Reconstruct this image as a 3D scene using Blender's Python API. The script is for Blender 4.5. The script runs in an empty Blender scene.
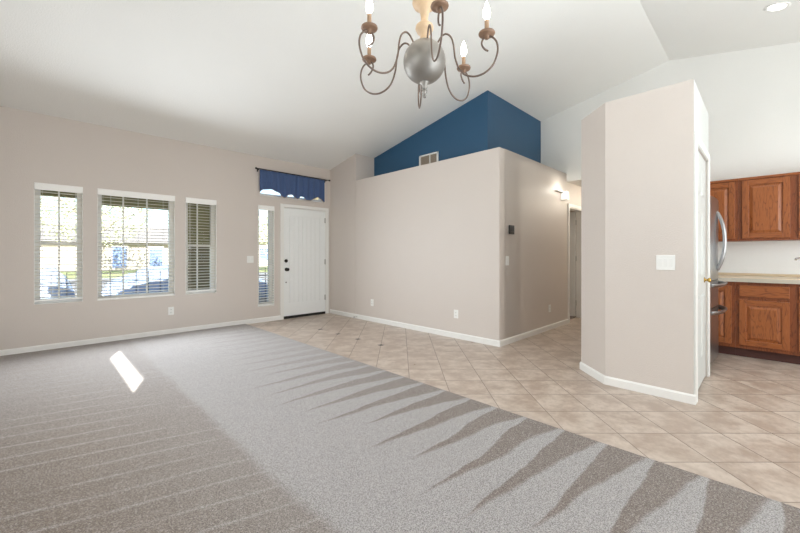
import bpy, bmesh, math, random
from mathutils import Vector, Matrix
random.seed(7)
PI = math.pi
SC = bpy.context.scene
COL = SC.collection
R = math.radians

# ------------------------------------------------------------------ key dimensions (metres)
YW = 5.935      # room face of the window wall
X1 = 3.99       # face of the entry wall (with the plant ledge)
YR = 5.14       # near side of the full-height pier at the door corner
XB = 4.42       # blue wall facing the room
YP = 2.73       # blue wall facing the kitchen
XK = 6.10       # tall kitchen wall
YH = 2.30       # hall wall
ZS = 2.443      # plant ledge height
Z0 = 2.76       # ceiling height at the window wall
KS = 0.202      # ceiling slope
YRIDGE = 0.938
ZRIDGE = Z0 + KS * (YW - YRIDGE)
XL = -0.62      # left wall
YB = -2.70      # back wall
def ceil_z(y): return Z0 + KS * (YW - y) if y >= YRIDGE else ZRIDGE - KS * (YRIDGE - y)
def wx(x): return x * 0.9941
def wz(z): return 1.12 + (z - 1.12) * 0.9941

# ------------------------------------------------------------------ camera
cam = bpy.data.cameras.new('camera')
cam.sensor_width = 36.0
cam.lens = 36.0 * 364.0 / 800.0
cam.shift_y = -11.5 / 800.0
cam.clip_start = 0.05
cam_o = bpy.data.objects.new('camera', cam)
COL.objects.link(cam_o)
cam_o.location = (0, 0, 1.12)
cam_o.rotation_euler = (PI / 2, 0, R(-44.75))
SC.camera = cam_o

# ------------------------------------------------------------------ world, sun, large lights, exposure
SC.view_settings.view_transform = 'Standard'
SC.view_settings.look = 'None'
SC.view_settings.exposure = 0.2
SC.view_settings.gamma = 1.0
SC.view_settings.use_curve_mapping = False
SC.cycles.use_denoising = True
SC.cycles.max_bounces = 10
SC.cycles.diffuse_bounces = 6
SC.cycles.transparent_max_bounces = 16
SC.cycles.sample_clamp_indirect = 6.0

SUN_EL = R(30.0)
SUN_AZ = Vector((0.342, 0.940, 0)).normalized()      # the way the sunlight travels
sun_dir = Vector((SUN_AZ.x * math.cos(SUN_EL), SUN_AZ.y * math.cos(SUN_EL), -math.sin(SUN_EL)))

world = bpy.data.worlds.new('world')
SC.world = world
world.use_nodes = True
wn = world.node_tree.nodes
wl = world.node_tree.links
wn.clear()
w_out = wn.new('ShaderNodeOutputWorld')
w_bg = wn.new('ShaderNodeBackground')
w_sky = wn.new('ShaderNodeTexSky')
w_sky.sky_type = 'NISHITA'
w_sky.sun_disc = False
w_sky.sun_elevation = SUN_EL
w_sky.sun_rotation = math.atan2(-SUN_AZ.x, -SUN_AZ.y)
w_bg.inputs['Strength'].default_value = 0.32
wl.new(w_sky.outputs[0], w_bg.inputs[0])
wl.new(w_bg.outputs[0], w_out.inputs[0])

def light(name, kind, loc, energy, color=(1, 1, 1), direction=None, **kw):
    d = bpy.data.lights.new(name, kind)
    d.energy = energy
    d.color = color
    for k, v in kw.items(): setattr(d, k, v)
    o = bpy.data.objects.new(name, d)
    o.location = loc
    if direction is not None:
        o.rotation_euler = Vector(direction).to_track_quat('-Z', 'Y').to_euler()
    COL.objects.link(o)
    return o

light('sun', 'SUN', (-4, -8, 9), 21.0, (1.0, 0.96, 0.90), sun_dir, angle=R(0.4))
# fill lamps added before the solid back wall, standing in for daylight
light('back_fill', 'AREA', (1.5, YB + 0.12, 1.35), 76, (0.89, 0.955, 1.0), (-0.1, 1, 0.10), shape='RECTANGLE', size=2.2, size_y=2.1)
light('kitchen_fill', 'AREA', (4.7, YB + 0.12, 1.5), 70, (0.90, 0.965, 1.0), (0.3, 1, 0.28), shape='RECTANGLE', size=2.2, size_y=1.3)
# unseen area lamp added along the left wall to light the room evenly
light('side_fill', 'AREA', (XL + 0.10, 2.3, 1.35), 27, (0.89, 0.95, 1.0), (1, -0.12, -0.22), shape='RECTANGLE', size=4.0, size_y=1.5, spread=R(140))
# photographer's flash bounced off the vault behind the camera
light('flash_spill', 'AREA', (2.2, -1.4, 0.9), 38, (0.88, 0.955, 1.0), (0.0, 0.40, 1.0), shape='RECTANGLE', size=2.0, size_y=2.4, spread=R(105))
# daylight at the front windows
light('front_daylight', 'AREA', (0.9, YW - 0.16, 1.25), 58, (0.88, 0.945, 1.0), (0.05, -1, -0.12), shape='RECTANGLE', size=2.0, size_y=1.4, spread=R(160))
light('hall_fill', 'AREA', (7.3, 1.62, 2.29), 22, (1.0, 0.90, 0.74), (-1, 0.1, -0.8), shape='RECTANGLE', size=0.5, size_y=0.5)  # unseen fill added to brighten the hall, no fixture there
light('room_beyond_fill', 'AREA', (7.3, 3.7, 2.0), 6, (1.0, 0.90, 0.76), (0, -0.3, -1), shape='RECTANGLE', size=0.8, size_y=0.8)  # fill added in the room behind the hall door, no window there

# ------------------------------------------------------------------ node helper
class S:
    """a scalar socket with arithmetic"""
    def __init__(s, nt, sock): s.nt, s.k = nt, sock
    def _op(s, op, *a, clamp=False):
        n = s.nt.nodes.new('ShaderNodeMath'); n.operation = op; n.use_clamp = clamp
        for i, v in enumerate((s,) + a):
            if isinstance(v, S): s.nt.links.new(v.k, n.inputs[i])
            else: n.inputs[i].default_value = v
        return S(s.nt, n.outputs[0])
    def __add__(s, o): return s._op('ADD', o)
    def __radd__(s, o): return s._op('ADD', o)
    def __sub__(s, o): return s._op('SUBTRACT', o)
    def __rsub__(s, o): return (s * -1.0) + o
    def __mul__(s, o): return s._op('MULTIPLY', o)
    def __rmul__(s, o): return s._op('MULTIPLY', o)
    def __truediv__(s, o): return s._op('DIVIDE', o)
    def frac(s): return s._op('FRACT')
    def floor(s): return s._op('FLOOR')
    def abs(s): return s._op('ABSOLUTE')
    def min(s, o): return s._op('MINIMUM', o)
    def max(s, o): return s._op('MAXIMUM', o)
    def clamp(s): return s._op('ADD', 0.0, clamp=True)
    def step(s, a, b):
        n = s.nt.nodes.new('ShaderNodeMapRange'); n.interpolation_type = 'SMOOTHSTEP'
        s.nt.links.new(s.k, n.inputs[0])
        for i, v in ((1, a), (2, b)):
            if isinstance(v, S): s.nt.links.new(v.k, n.inputs[i])
            else: n.inputs[i].default_value = v
        n.inputs[3].default_value = 0; n.inputs[4].default_value = 1
        return S(s.nt, n.outputs[0])

def srgb(r, g, b):
    f = lambda c: (c / 255 / 12.92) if c / 255 <= 0.04045 else ((c / 255 + 0.055) / 1.055) ** 2.4
    return (f(r), f(g), f(b), 1)

def base_mat(name, color=(0.8, 0.8, 0.8, 1), rough=0.5, metal=0.0, spec=0.5):
    m = bpy.data.materials.new(name); m.use_nodes = True
    b = m.node_tree.nodes['Principled BSDF']
    b.inputs['Base Color'].default_value = color
    b.inputs['Roughness'].default_value = rough
    b.inputs['Metallic'].default_value = metal
    b.inputs['Specular IOR Level'].default_value = spec
    return m, m.node_tree, b
def coords(nt, kind='Object'):
    if kind == 'World':
        return nt.nodes.new('ShaderNodeNewGeometry').outputs['Position']
    return nt.nodes.new('ShaderNodeTexCoord').outputs[kind]
def noise(nt, vec, scale, detail=3, rough=0.5, stretch=None):
    if stretch:
        mp = nt.nodes.new('ShaderNodeMapping'); mp.inputs['Scale'].default_value = stretch
        nt.links.new(vec, mp.inputs[0]); vec = mp.outputs[0]
    n = nt.nodes.new('ShaderNodeTexNoise'); nt.links.new(vec, n.inputs['Vector'])
    n.inputs['Scale'].default_value = scale; n.inputs['Detail'].default_value = detail
    n.inputs['Roughness'].default_value = rough
    return S(nt, n.outputs['Fac'])
def mix(nt, fac, a, b):
    n = nt.nodes.new('ShaderNodeMix'); n.data_type = 'RGBA'
    if isinstance(fac, S): nt.links.new(fac.k, n.inputs[0])
    else: n.inputs[0].default_value = fac
    for i, v in ((6, a), (7, b)):
        if isinstance(v, tuple): n.inputs[i].default_value = v
        else: nt.links.new(v, n.inputs[i])
    return n.outputs[2]
def bump(nt, b, h, strength, dist):
    n = nt.nodes.new('ShaderNodeBump'); n.inputs['Strength'].default_value = strength
    n.inputs['Distance'].default_value = dist
    nt.links.new(h.k, n.inputs['Height']); nt.links.new(n.outputs[0], b.inputs['Normal'])
def sepxyz(nt, vec):
    n = nt.nodes.new('ShaderNodeSeparateXYZ'); nt.links.new(vec, n.inputs[0])
    return [S(nt, n.outputs[i]) for i in range(3)]

def paint(name, col, rough=0.55, tex=0.25, scale=120, var=0.03):
    m, nt, b = base_mat(name, col, rough)
    v = coords(nt, 'World')
    n = noise(nt, v, scale, 2)
    big = noise(nt, v, 2.5, 2)
    dark = tuple(c * (1 - var) for c in col[:3]) + (1,)
    nt.links.new(mix(nt, big, dark, col), b.inputs['Base Color'])
    bump(nt, b, n.step(0.45, 0.7), tex, 0.003)
    return m
def simple(name, col, rough=0.5, metal=0.0, var=0.04, scale=30):
    m, nt, b = base_mat(name, col, rough, metal)
    n = noise(nt, coords(nt), scale, 2)
    dark = tuple(c * (1 - var) for c in col[:3]) + (1,)
    nt.links.new(mix(nt, n, dark, col), b.inputs['Base Color'])
    return m

M = {}
M['beige'] = paint('beige_wall_paint', srgb(211, 202, 194), 0.5)
M['ceiling'] = paint('ceiling_paint', srgb(238, 238, 234), 0.7, 0.3, 90)
M['blue'] = paint('blue_wall_paint', srgb(37, 83, 116), 0.45, 0.15)
M['white'] = simple('white_enamel', srgb(236, 236, 232), 0.35)
M['trim'] = simple('white_trim', srgb(238, 237, 233), 0.4)
M['doorwhite'] = simple('white_door_paint', srgb(240, 242, 241), 0.4)
M['plastic'] = simple('white_plastic', srgb(240, 240, 236), 0.35)
M['vinyl'] = simple('white_vinyl', srgb(250, 249, 245), 0.4)
M['dark'] = simple('dark_bronze', srgb(42, 36, 32), 0.4, 0.6)
M['black'] = simple('black_plastic', srgb(25, 26, 28), 0.3)
M['screen'] = simple('grey_screen', srgb(70, 74, 80), 0.15)
M['steel'] = simple('stainless_steel', srgb(176, 178, 180), 0.28, 1.0)
M['chrome'] = simple('chrome', srgb(205, 207, 210), 0.14, 1.0)
M['handle'] = simple('satin_handle', srgb(168, 168, 168), 0.32, 0.95)
M['greyside'] = simple('grey_fridge_side', srgb(96, 99, 102), 0.45, 0.3)
M['brass'] = simple('brass', srgb(200, 165, 90), 0.25, 1.0)
M['nickel'] = simple('hinge_nickel', srgb(190, 190, 186), 0.35, 0.9)
M['backsplash'] = simple('white_backsplash', srgb(248, 249, 247), 0.4)
M['toekick'] = simple('dark_toe_kick', srgb(84, 48, 40), 0.6)
M['counter'] = simple('cream_laminate', srgb(228, 208, 176), 0.35, 0, 0.05, 160)
M['counteredge'] = simple('grey_laminate_edge', srgb(196, 188, 172), 0.35)
M['silver'] = simple('brushed_silver', srgb(160, 156, 150), 0.45, 0.7, 0.3, 14)
M['ironarm'] = simple('antique_iron', srgb(126, 110, 100), 0.42, 0.7, 0.3, 40)
M['turned'] = simple('washed_wood', srgb(220, 192, 158), 0.55, 0, 0.25, 40)
M['sleeve'] = simple('tan_candle_sleeve', srgb(172, 142, 114), 0.55)
M['bobeche'] = simple('bronzed_wood', srgb(150, 120, 98), 0.5, 0.2, 0.25, 50)
M['rubber'] = simple('door_rubber', srgb(28, 26, 24), 0.7)
M['slot'] = simple('outlet_slot', srgb(90, 88, 84), 0.6)

# soft blue cloth
m, nt, b = base_mat('blue_cloth', srgb(82, 106, 150), 0.9)
v = coords(nt)
n = noise(nt, v, 260, 2, 0.6, (1, 1, 0.25))
nt.links.new(mix(nt, n, srgb(70, 94, 138), srgb(96, 120, 164)), b.inputs['Base Color'])
b.inputs['Sheen Weight'].default_value = 0.2
tr = nt.nodes.new('ShaderNodeBsdfTranslucent'); tr.inputs[0].default_value = srgb(96, 122, 170)
ms = nt.nodes.new('ShaderNodeMixShader'); ms.inputs[0].default_value = 0.3
nt.links.new(b.outputs[0], ms.inputs[1]); nt.links.new(tr.outputs[0], ms.inputs[2])
nt.links.new(ms.outputs[0], nt.nodes['Material Output'].inputs[0])
M['cloth'] = m
m, nt, b = base_mat('scallop_braid', srgb(186, 172, 150), 0.8)
n = noise(nt, coords(nt), 300, 2)
nt.links.new(mix(nt, n, srgb(150, 136, 116), srgb(206, 194, 172)), b.inputs['Base Color'])
M['braid'] = m

# blind slats let a little light through
m, nt, b = base_mat('blind_slat', srgb(244, 242, 234), 0.4)
n = noise(nt, coords(nt), 40, 2)
nt.links.new(mix(nt, n, srgb(238, 235, 226), srgb(248, 246, 240)), b.inputs['Base Color'])
tr = nt.nodes.new('ShaderNodeBsdfTranslucent'); tr.inputs[0].default_value = srgb(245, 240, 228)
ms = nt.nodes.new('ShaderNodeMixShader'); ms.inputs[0].default_value = 0.35
nt.links.new(b.outputs[0], ms.inputs[1]); nt.links.new(tr.outputs[0], ms.inputs[2])
nt.links.new(ms.outputs[0], nt.nodes['Material Output'].inputs[0])
M['slat'] = m

# window glass
m = bpy.data.materials.new('window_glass'); m.use_nodes = True
nt = m.node_tree; nt.nodes.clear()
o_ = nt.nodes.new('ShaderNodeOutputMaterial'); g = nt.nodes.new('ShaderNodeBsdfGlossy'); t = nt.nodes.new('ShaderNodeBsdfTransparent')
g.inputs['Roughness'].default_value = 0.02
t.inputs[0].default_value = (0.93, 0.95, 0.95, 1)
fr = nt.nodes.new('ShaderNodeLayerWeight'); fr.inputs[0].default_value = 0.5
wv = noise(nt, coords(nt), 1.5, 1)
ms = nt.nodes.new('ShaderNodeMixShader')
nt.links.new((S(nt, fr.outputs[1])._op('POWER', 5.0) * (wv * 0.1 + 0.4) + 0.001).k, ms.inputs[0]); nt.links.new(t.outputs[0], ms.inputs[1]); nt.links.new(g.outputs[0], ms.inputs[2])
nt.links.new(ms.outputs[0], o_.inputs[0])
M['glass'] = m

def emit(name, col, strength):
    m, nt, b = base_mat(name, col, 0.4)
    b.inputs['Emission Color'].default_value = col
    b.inputs['Emission Strength'].default_value = strength
    return m
M['bulb'] = emit('glowing_bulb', (1.0, 0.95, 0.86, 1), 10.0)
M['downlight'] = emit('downlight_lens', (1.0, 0.98, 0.94, 1), 3.0)

# oak
def oak(name, c_dark, c_mid, c_light, axis=2, offset=0.0):
    m, nt, b = base_mat(name, c_mid, 0.38)
    v = coords(nt, 'World')
    st = [7, 7, 7]; st[axis] = 1.3
    mp = nt.nodes.new('ShaderNodeMapping'); mp.inputs['Scale'].default_value = st
    mp.inputs['Location'].default_value = (offset, offset * 1.7, offset)
    nt.links.new(v, mp.inputs[0])
    n1 = noise(nt, mp.outputs[0], 1.0, 3, 0.55)
    rings = (n1 * 13.0).frac()
    rings = (rings - 0.5).abs() * 2.0
    st2 = [420, 420, 420]; st2[axis] = 14
    fine = noise(nt, v, 1.0, 2, 0.6, st2)
    c = mix(nt, rings.step(0.0, 0.45), c_dark, c_mid)
    c = mix(nt, fine.step(0.35, 0.75), c, c_light)
    nt.links.new(c, b.inputs['Base Color'])
    bump(nt, b, fine, 0.1, 0.001)
    return m
OK = (srgb(106, 52, 22), srgb(148, 81, 37), srgb(166, 98, 50))
M['oak'] = oak('oak_vertical', *OK)
M['oakh'] = oak('oak_horizontal', *OK, axis=1, offset=3.3)
M['oakp'] = oak('oak_panel', srgb(104, 50, 22), srgb(152, 84, 39), srgb(170, 102, 53), axis=2, offset=7.1)
M['oakd'] = oak('oak_frame', srgb(92, 42, 18), srgb(130, 66, 31), srgb(144, 82, 42), offset=1.9)

# floor tile : laid on the diagonal, 32 cm pitch
m, nt, b = base_mat('floor_tile', srgb(206, 184, 164), 0.32)
v = coords(nt, 'World'); x, y, z = sepxyz(nt, v)
u = (x * 0.7042 + y * 0.7100 - 1.649) / 0.3195
w = (x * 0.7100 - y * 0.7042 - 1.369) / 0.3215
du = (u.frac() - 0.5).abs(); dw = (w.frac() - 0.5).abs()
grout = du.max(dw).step(0.4905, 0.4945)
cid = nt.nodes.new('ShaderNodeCombineXYZ'); nt.links.new(u.floor().k, cid.inputs[0]); nt.links.new(w.floor().k, cid.inputs[1])
wh = nt.nodes.new('ShaderNodeTexWhiteNoise'); nt.links.new(cid.outputs[0], wh.inputs[0])
rnd = S(nt, wh.outputs['Value'])
sh = nt.nodes.new('ShaderNodeVectorMath'); sh.operation = 'MULTIPLY_ADD'
nt.links.new(cid.outputs[0], sh.inputs[0]); sh.inputs[1].default_value = (3.7, 5.1, 0); nt.links.new(v, sh.inputs[2])
cl = noise(nt, sh.outputs[0], 5.0, 5, 0.62)
cl2 = noise(nt, sh.outputs[0], 22.0, 3, 0.6)
c = mix(nt, cl.step(0.34, 0.66), srgb(168, 149, 134), srgb(204, 190, 177))
c = mix(nt, (cl2.step(0.45, 0.75) * 0.45), c, srgb(160, 143, 130))
c = mix(nt, rnd * 0.22, c, srgb(184, 168, 155))
c = mix(nt, grout, c, srgb(132, 120, 110))
nt.links.new(c, b.inputs['Base Color'])
nt.links.new((grout * 0.4 + cl * 0.12 + 0.24).k, b.inputs['Roughness'])
bump(nt, b, (1.0 - grout) + cl2 * 0.12, 0.35, 0.002)
M['tile'] = m
M['insert'] = simple('slate_insert', srgb(72, 64, 58), 0.4, 0, 0.3, 60)

# carpet : cut pile with vacuum-cleaner tracks, pile light and shade put into colour
m, nt, b = base_mat('carpet', srgb(160, 150, 144), 0.95, 0, 0.1)
v = coords(nt, 'World'); x, y, z = sepxyz(nt, v)
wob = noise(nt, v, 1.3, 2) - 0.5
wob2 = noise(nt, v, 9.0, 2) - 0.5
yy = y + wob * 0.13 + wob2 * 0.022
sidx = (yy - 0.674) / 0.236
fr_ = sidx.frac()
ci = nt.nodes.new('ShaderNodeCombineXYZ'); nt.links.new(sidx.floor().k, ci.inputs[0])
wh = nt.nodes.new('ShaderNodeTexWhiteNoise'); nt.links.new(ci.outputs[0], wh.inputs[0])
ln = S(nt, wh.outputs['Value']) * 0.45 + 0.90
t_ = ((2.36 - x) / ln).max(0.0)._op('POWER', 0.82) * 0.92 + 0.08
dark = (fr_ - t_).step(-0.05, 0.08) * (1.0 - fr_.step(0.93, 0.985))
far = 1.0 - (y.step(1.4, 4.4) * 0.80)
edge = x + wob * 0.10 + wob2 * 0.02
zoneL = ((0.83 - edge).step(-0.04, 0.04) * 0.62 + (0.9 - edge).step(0.0, 0.9) * 0.38) * (1.0 - y.step(2.6, 4.8) * 0.6)  # gradual darkening to the left is light falloff painted into the colour
lw = ((y + (x * 0.30) * (1.0 - y.step(3.0, 4.6) * 0.7) + wob * 0.05) / 0.165)
lf = lw.frac()
fade = noise(nt, v, 2.2, 1)
line = (1.0 - (lf - 0.5).abs().step(0.01, 0.10)) * fade.step(0.32, 0.52)
band = (lw * 0.5).frac().step(0.0, 1.0)
sp = noise(nt, v, 185.0, 3, 0.8)
sp2 = noise(nt, v, 140.0, 1, 0.5)
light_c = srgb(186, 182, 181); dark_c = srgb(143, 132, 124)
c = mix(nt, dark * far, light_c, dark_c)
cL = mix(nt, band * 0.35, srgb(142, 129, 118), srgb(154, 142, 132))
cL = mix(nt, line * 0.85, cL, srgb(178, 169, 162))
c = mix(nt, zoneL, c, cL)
c = mix(nt, sp.step(0.42, 0.58), mix(nt, 0.60, c, srgb(66, 57, 52)), c)
c = mix(nt, sp2.step(0.52, 0.68) * 0.30, c, srgb(208, 201, 196))
nt.links.new(c, b.inputs['Base Color'])
b.inputs['Sheen Weight'].default_value = 0.15
bump(nt, b, sp, 0.6, 0.006)
M['carpet'] = m

# outdoors
M['gravel'] = simple('desert_gravel', srgb(166, 156, 144), 0.9, 0, 0.35, 9)
M['lawn'] = simple('dry_lawn', srgb(138, 146, 96), 0.9, 0, 0.3, 5)
M['street'] = simple('street_asphalt', srgb(124, 124, 126), 0.9, 0, 0.15, 3)
M['concrete'] = simple('porch_concrete', srgb(178, 174, 168), 0.8, 0, 0.15, 4)
M['stucco'] = simple('cream_stucco', srgb(178, 170, 158), 0.85, 0, 0.1, 12)
M['stuccotan'] = simple('tan_stucco', srgb(150, 138, 108), 0.85, 0, 0.15, 12)
M['roof'] = simple('grey_roof_tile', srgb(130, 126, 124), 0.8, 0, 0.25, 6)
M['bluegrey'] = simple('blue_grey_panel', srgb(104, 124, 166), 0.4)
M['shade'] = simple('olive_shade_cloth', srgb(170, 162, 122), 0.9, 0, 0.15, 80)
M['fence'] = simple('wrought_iron', srgb(60, 62, 66), 0.5, 0.4)
M['bark'] = simple('bark', srgb(160, 150, 136), 0.9, 0, 0.3, 20)
M['leafy'] = simple('pale_green_leaf', srgb(206, 208, 176), 0.6, 0, 0.25, 6)
M['leafd'] = simple('grey_green_leaf', srgb(142, 158, 184), 0.7, 0, 0.35, 6)

# ------------------------------------------------------------------ mesh helper
class MB:
    def __init__(s): s.bm = bmesh.new(); s.mi = 0
    def _set(s, fs, smooth=False):
        for f in fs: f.material_index = s.mi; f.smooth = smooth
    def box(s, x0, x1, y0, y1, z0, z1, bevel=0.0):
        r = bmesh.ops.create_cube(s.bm, size=1)
        vs = r['verts']
        bmesh.ops.scale(s.bm, verts=vs, vec=(abs(x1 - x0), abs(y1 - y0), abs(z1 - z0)))
        bmesh.ops.translate(s.bm, verts=vs, vec=((x0 + x1) / 2, (y0 + y1) / 2, (z0 + z1) / 2))
        fs = list({f for v in vs for f in v.link_faces}); s._set(fs)
        if bevel:
            es = list({e for v in vs for e in v.link_edges})
            r = bmesh.ops.bevel(s.bm, geom=es, offset=bevel, segments=2, affect='EDGES', profile=0.5)
            s._set(r['faces'])
        return s
    def prism(s, pts, a, b, axis='z'):
        """polygon extruded along an axis from a to b; pts are the other two coordinates in order"""
        def P(p, h):
            if axis == 'z': return (p[0], p[1], h)
            if axis == 'x': return (h, p[0], p[1])
            return (p[0], h, p[1])
        lo = [s.bm.verts.new(P(p, a)) for p in pts]; hi = [s.bm.verts.new(P(p, b)) for p in pts]
        n = len(pts); fs = [s.bm.faces.new(lo), s.bm.faces.new(hi)]
        for i in range(n):
            fs.append(s.bm.faces.new((lo[i], lo[(i + 1) % n], hi[(i + 1) % n], hi[i])))
        s._set(fs); bmesh.ops.recalc_face_normals(s.bm, faces=fs); return s
    def lathe(s, prof, c=(0, 0, 0), seg=24, axis=(0, 0, 1), smooth=True):
        q = Vector((0, 0, 1)).rotation_difference(Vector(axis).normalized()); c = Vector(c)
        rings = []
        for r, h in prof:
            if r < 1e-6: rings.append([s.bm.verts.new(c + q @ Vector((0, 0, h)))])
            else: rings.append([s.bm.verts.new(c + q @ Vector((r * math.cos(2 * PI * i / seg), r * math.sin(2 * PI * i / seg), h))) for i in range(seg)])
        fs = []
        for a, b in zip(rings, rings[1:]):
            for i in range(seg):
                j = (i + 1) % seg
                if len(a) == 1 and len(b) == 1: continue
                if len(a) == 1: fs.append(s.bm.faces.new((a[0], b[i], b[j])))
                elif len(b) == 1: fs.append(s.bm.faces.new((a[i], b[0], a[j])))
                else: fs.append(s.bm.faces.new((a[i], a[j], b[j], b[i])))
        for rg in (rings[0], rings[-1]):
            if len(rg) > 1: fs.append(s.bm.faces.new(rg))
        s._set(fs, smooth); bmesh.ops.recalc_face_normals(s.bm, faces=fs); return s
    def tube(s, pts, r, seg=10, smooth=True, flat=1.0):
        pts = [Vector(p) for p in pts]; n = len(pts)
        rr = r if isinstance(r, (list, tuple)) else [r] * n
        rings = []; up = None
        for i in range(n):
            t = (pts[min(i + 1, n - 1)] - pts[max(i - 1, 0)]).normalized()
            if up is None:
                up = t.orthogonal().normalized()
            up = (up - t * up.dot(t)).normalized(); sd = t.cross(up)
            rings.append([s.bm.verts.new(pts[i] + (up * math.cos(2 * PI * k / seg) + sd * math.sin(2 * PI * k / seg) * flat) * rr[i]) for k in range(seg)])
        fs = [s.bm.faces.new(rings[0]), s.bm.faces.new(rings[-1])]
        for a, b in zip(rings, rings[1:]):
            for k in range(seg): fs.append(s.bm.faces.new((a[k], a[(k + 1) % seg], b[(k + 1) % seg], b[k])))
        s._set(fs, smooth); bmesh.ops.recalc_face_normals(s.bm, faces=fs); return s
    def quad(s, *p):
        f = s.bm.faces.new([s.bm.verts.new(q) for q in p]); s._set([f]); return s
    def panel(s, face_axis, x, a0, a1, z0, z1, out, w1, w2, depth, deep=0.0):
        """raised panel on a plane (x const or y const): slope rim of width w1..w2, rising 'depth' along 'out' (+1/-1)"""
        def P(a, z, d):
            return (x + out * d, a, z) if face_axis == 'x' else (a, x + out * d, z)
        L = []
        for ins, d in ((0, -deep), (w1, -deep), (w2, depth)):
            L.append([s.bm.verts.new(P(a, z, d)) for a, z in ((a0 + ins, z0 + ins), (a1 - ins, z0 + ins), (a1 - ins, z1 - ins), (a0 + ins, z1 - ins))])
        fs = []
        for p, q in zip(L, L[1:]):
            for i in range(4): fs.append(s.bm.faces.new((p[i], p[(i + 1) % 4], q[(i + 1) % 4], q[i])))
        fs.append(s.bm.faces.new(L[-1])); s._set(fs)
        bmesh.ops.recalc_face_normals(s.bm, faces=fs); return s
    def build(s, name, mats, parent=None, origin=None):
        if not isinstance(mats, (list, tuple)): mats = [mats]
        if origin is None:
            if parent is not None: origin = world_loc(parent)
            else:
                xs = [v.co for v in s.bm.verts]
                origin = Vector(((min(v.x for v in xs) + max(v.x for v in xs)) / 2, (min(v.y for v in xs) + max(v.y for v in xs)) / 2, min(v.z for v in xs)))
        bmesh.ops.translate(s.bm, verts=s.bm.verts, vec=-Vector(origin))
        me = bpy.data.meshes.new(name); s.bm.to_mesh(me); s.bm.free()
        for mt in mats: me.materials.append(mt)
        o = bpy.data.objects.new(name, me); COL.objects.link(o)
        if parent is not None: o.parent = parent; o.location = Vector(origin) - world_loc(parent)
        else: o.location = origin
        return o
def world_loc(o):
    l = Vector(o.location)
    while o.parent: o = o.parent; l += Vector(o.location)
    return l
def tag(o, label=None, cat=None, group=None, kind=None):
    if label: o['label'] = label
    if cat: o['category'] = cat
    if group: o['group'] = group
    if kind: o['kind'] = kind
    return o
def thing(name, loc, label, cat, group=None):
    o = bpy.data.objects.new(name, None); o.empty_display_size = 0.05; COL.objects.link(o); o.location = loc
    return tag(o, label, cat, group)
def struct(o, label, cat): return tag(o, label, cat, kind='structure')
def copy_tree(o, parent=None):
    c = o.copy(); COL.objects.link(c); c.parent = parent
    for ch in list(o.children): copy_tree(ch, c)
    return c

def grid_wall(mb, fixed, f0, f1, u0, u1, z0, z1, holes):
    """box wall with rectangular holes; fixed 'y' -> u is x; fixed 'x' -> u is y"""
    us = sorted({u0, u1} | {h[0] for h in holes} | {h[1] for h in holes})
    zs = sorted({z0, z1} | {h[2] for h in holes} | {h[3] for h in holes})
    for a, b in zip(us, us[1:]):
        run = None
        for c, d in list(zip(zs, zs[1:])) + [(None, None)]:
            solid = c is not None and not any(h[0] <= (a + b) / 2 <= h[1] and h[2] <= (c + d) / 2 <= h[3] for h in holes)
            if solid: run = (run[0], d) if run else (c, d)
            elif run:
                if fixed == 'y': mb.box(a, b, f0, f1, run[0], run[1])
                else: mb.box(f0, f1, a, b, run[0], run[1])
                run = None

# ------------------------------------------------------------------ the setting: floors
XE = 8.6   # far end of the hall
mb = MB()
mb.box(XL - 0.2, XE, YB - 0.2, YW + 0.05, -0.12, 0.0)
mb.mi = 1
for k in range(4):
    u = 1.649 + 0.3195 * (12 - k); w_ = 1.369 - 0.3215 * (8 - k)
    cx = 0.7042 * u + 0.7100 * w_; cy = 0.7100 * u - 0.7042 * w_
    a = 0.032
    mb.quad((cx - a, cy - a, 0.0008), (cx + a, cy - a, 0.0008), (cx + a, cy + a, 0.0008), (cx - a, cy + a, 0.0008))
struct(mb.build('floor', [M['tile'], M['insert']]), 'beige stone-look tile floor laid on the diagonal with small dark inserts', 'floor')
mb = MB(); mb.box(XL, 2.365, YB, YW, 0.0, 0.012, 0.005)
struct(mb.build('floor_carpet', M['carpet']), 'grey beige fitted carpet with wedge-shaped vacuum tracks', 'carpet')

# ------------------------------------------------------------------ walls
WIN = [(wx(-0.042), wx(0.385), wz(0.545), wz(1.963)), (wx(0.523), wx(1.382), wz(0.540), wz(1.966)), (wx(1.516), wx(1.940), wz(0.542), wz(1.963))]
SIDE = (wx(2.589), wx(2.874), wz(0.253), wz(1.957))
TRAN = (wx(2.616), wx(3.895), wz(2.120), wz(2.500))
DOOR = (wx(3.035), wx(3.915), 0.0, wz(1.962))
mb = MB(); grid_wall(mb, 'y', YW, YW + 0.17, XL - 0.15, XB + 0.3, 0.0, Z0 + 0.02, WIN + [SIDE, TRAN, DOOR])
struct(mb.build('wall_front', M['beige']), 'beige front wall with three blind-covered windows, sidelight, transom and white entry door', 'wall')

CL = (0.07, 1.77, 1.968, 2.380)      # unseen slot added in the left wall, shaped for the sun patch
mb = MB()
grid_wall(mb, 'x', XL - 0.12, XL, YB - 0.15, YW + 0.17, 0.0, 2.7, [CL])
mb.prism([(YB - 0.15, 2.7), (YW + 0.17, 2.7), (YW + 0.17, ceil_z(YW + 0.17)), (YRIDGE, ZRIDGE), (YB - 0.15, ceil_z(YB - 0.15))], XL - 0.12, XL, 'x')
struct(mb.build('wall_left', M['beige']), 'beige gabled side wall left of the camera', 'wall')
mb = MB(); grid_wall(mb, 'y', YB - 0.15, YB, XL - 0.12, XK + 0.15, 0.0, ceil_z(YB) + 0.03, [])
struct(mb.build('wall_back', M['beige']), 'beige back wall behind the camera', 'wall')

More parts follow.
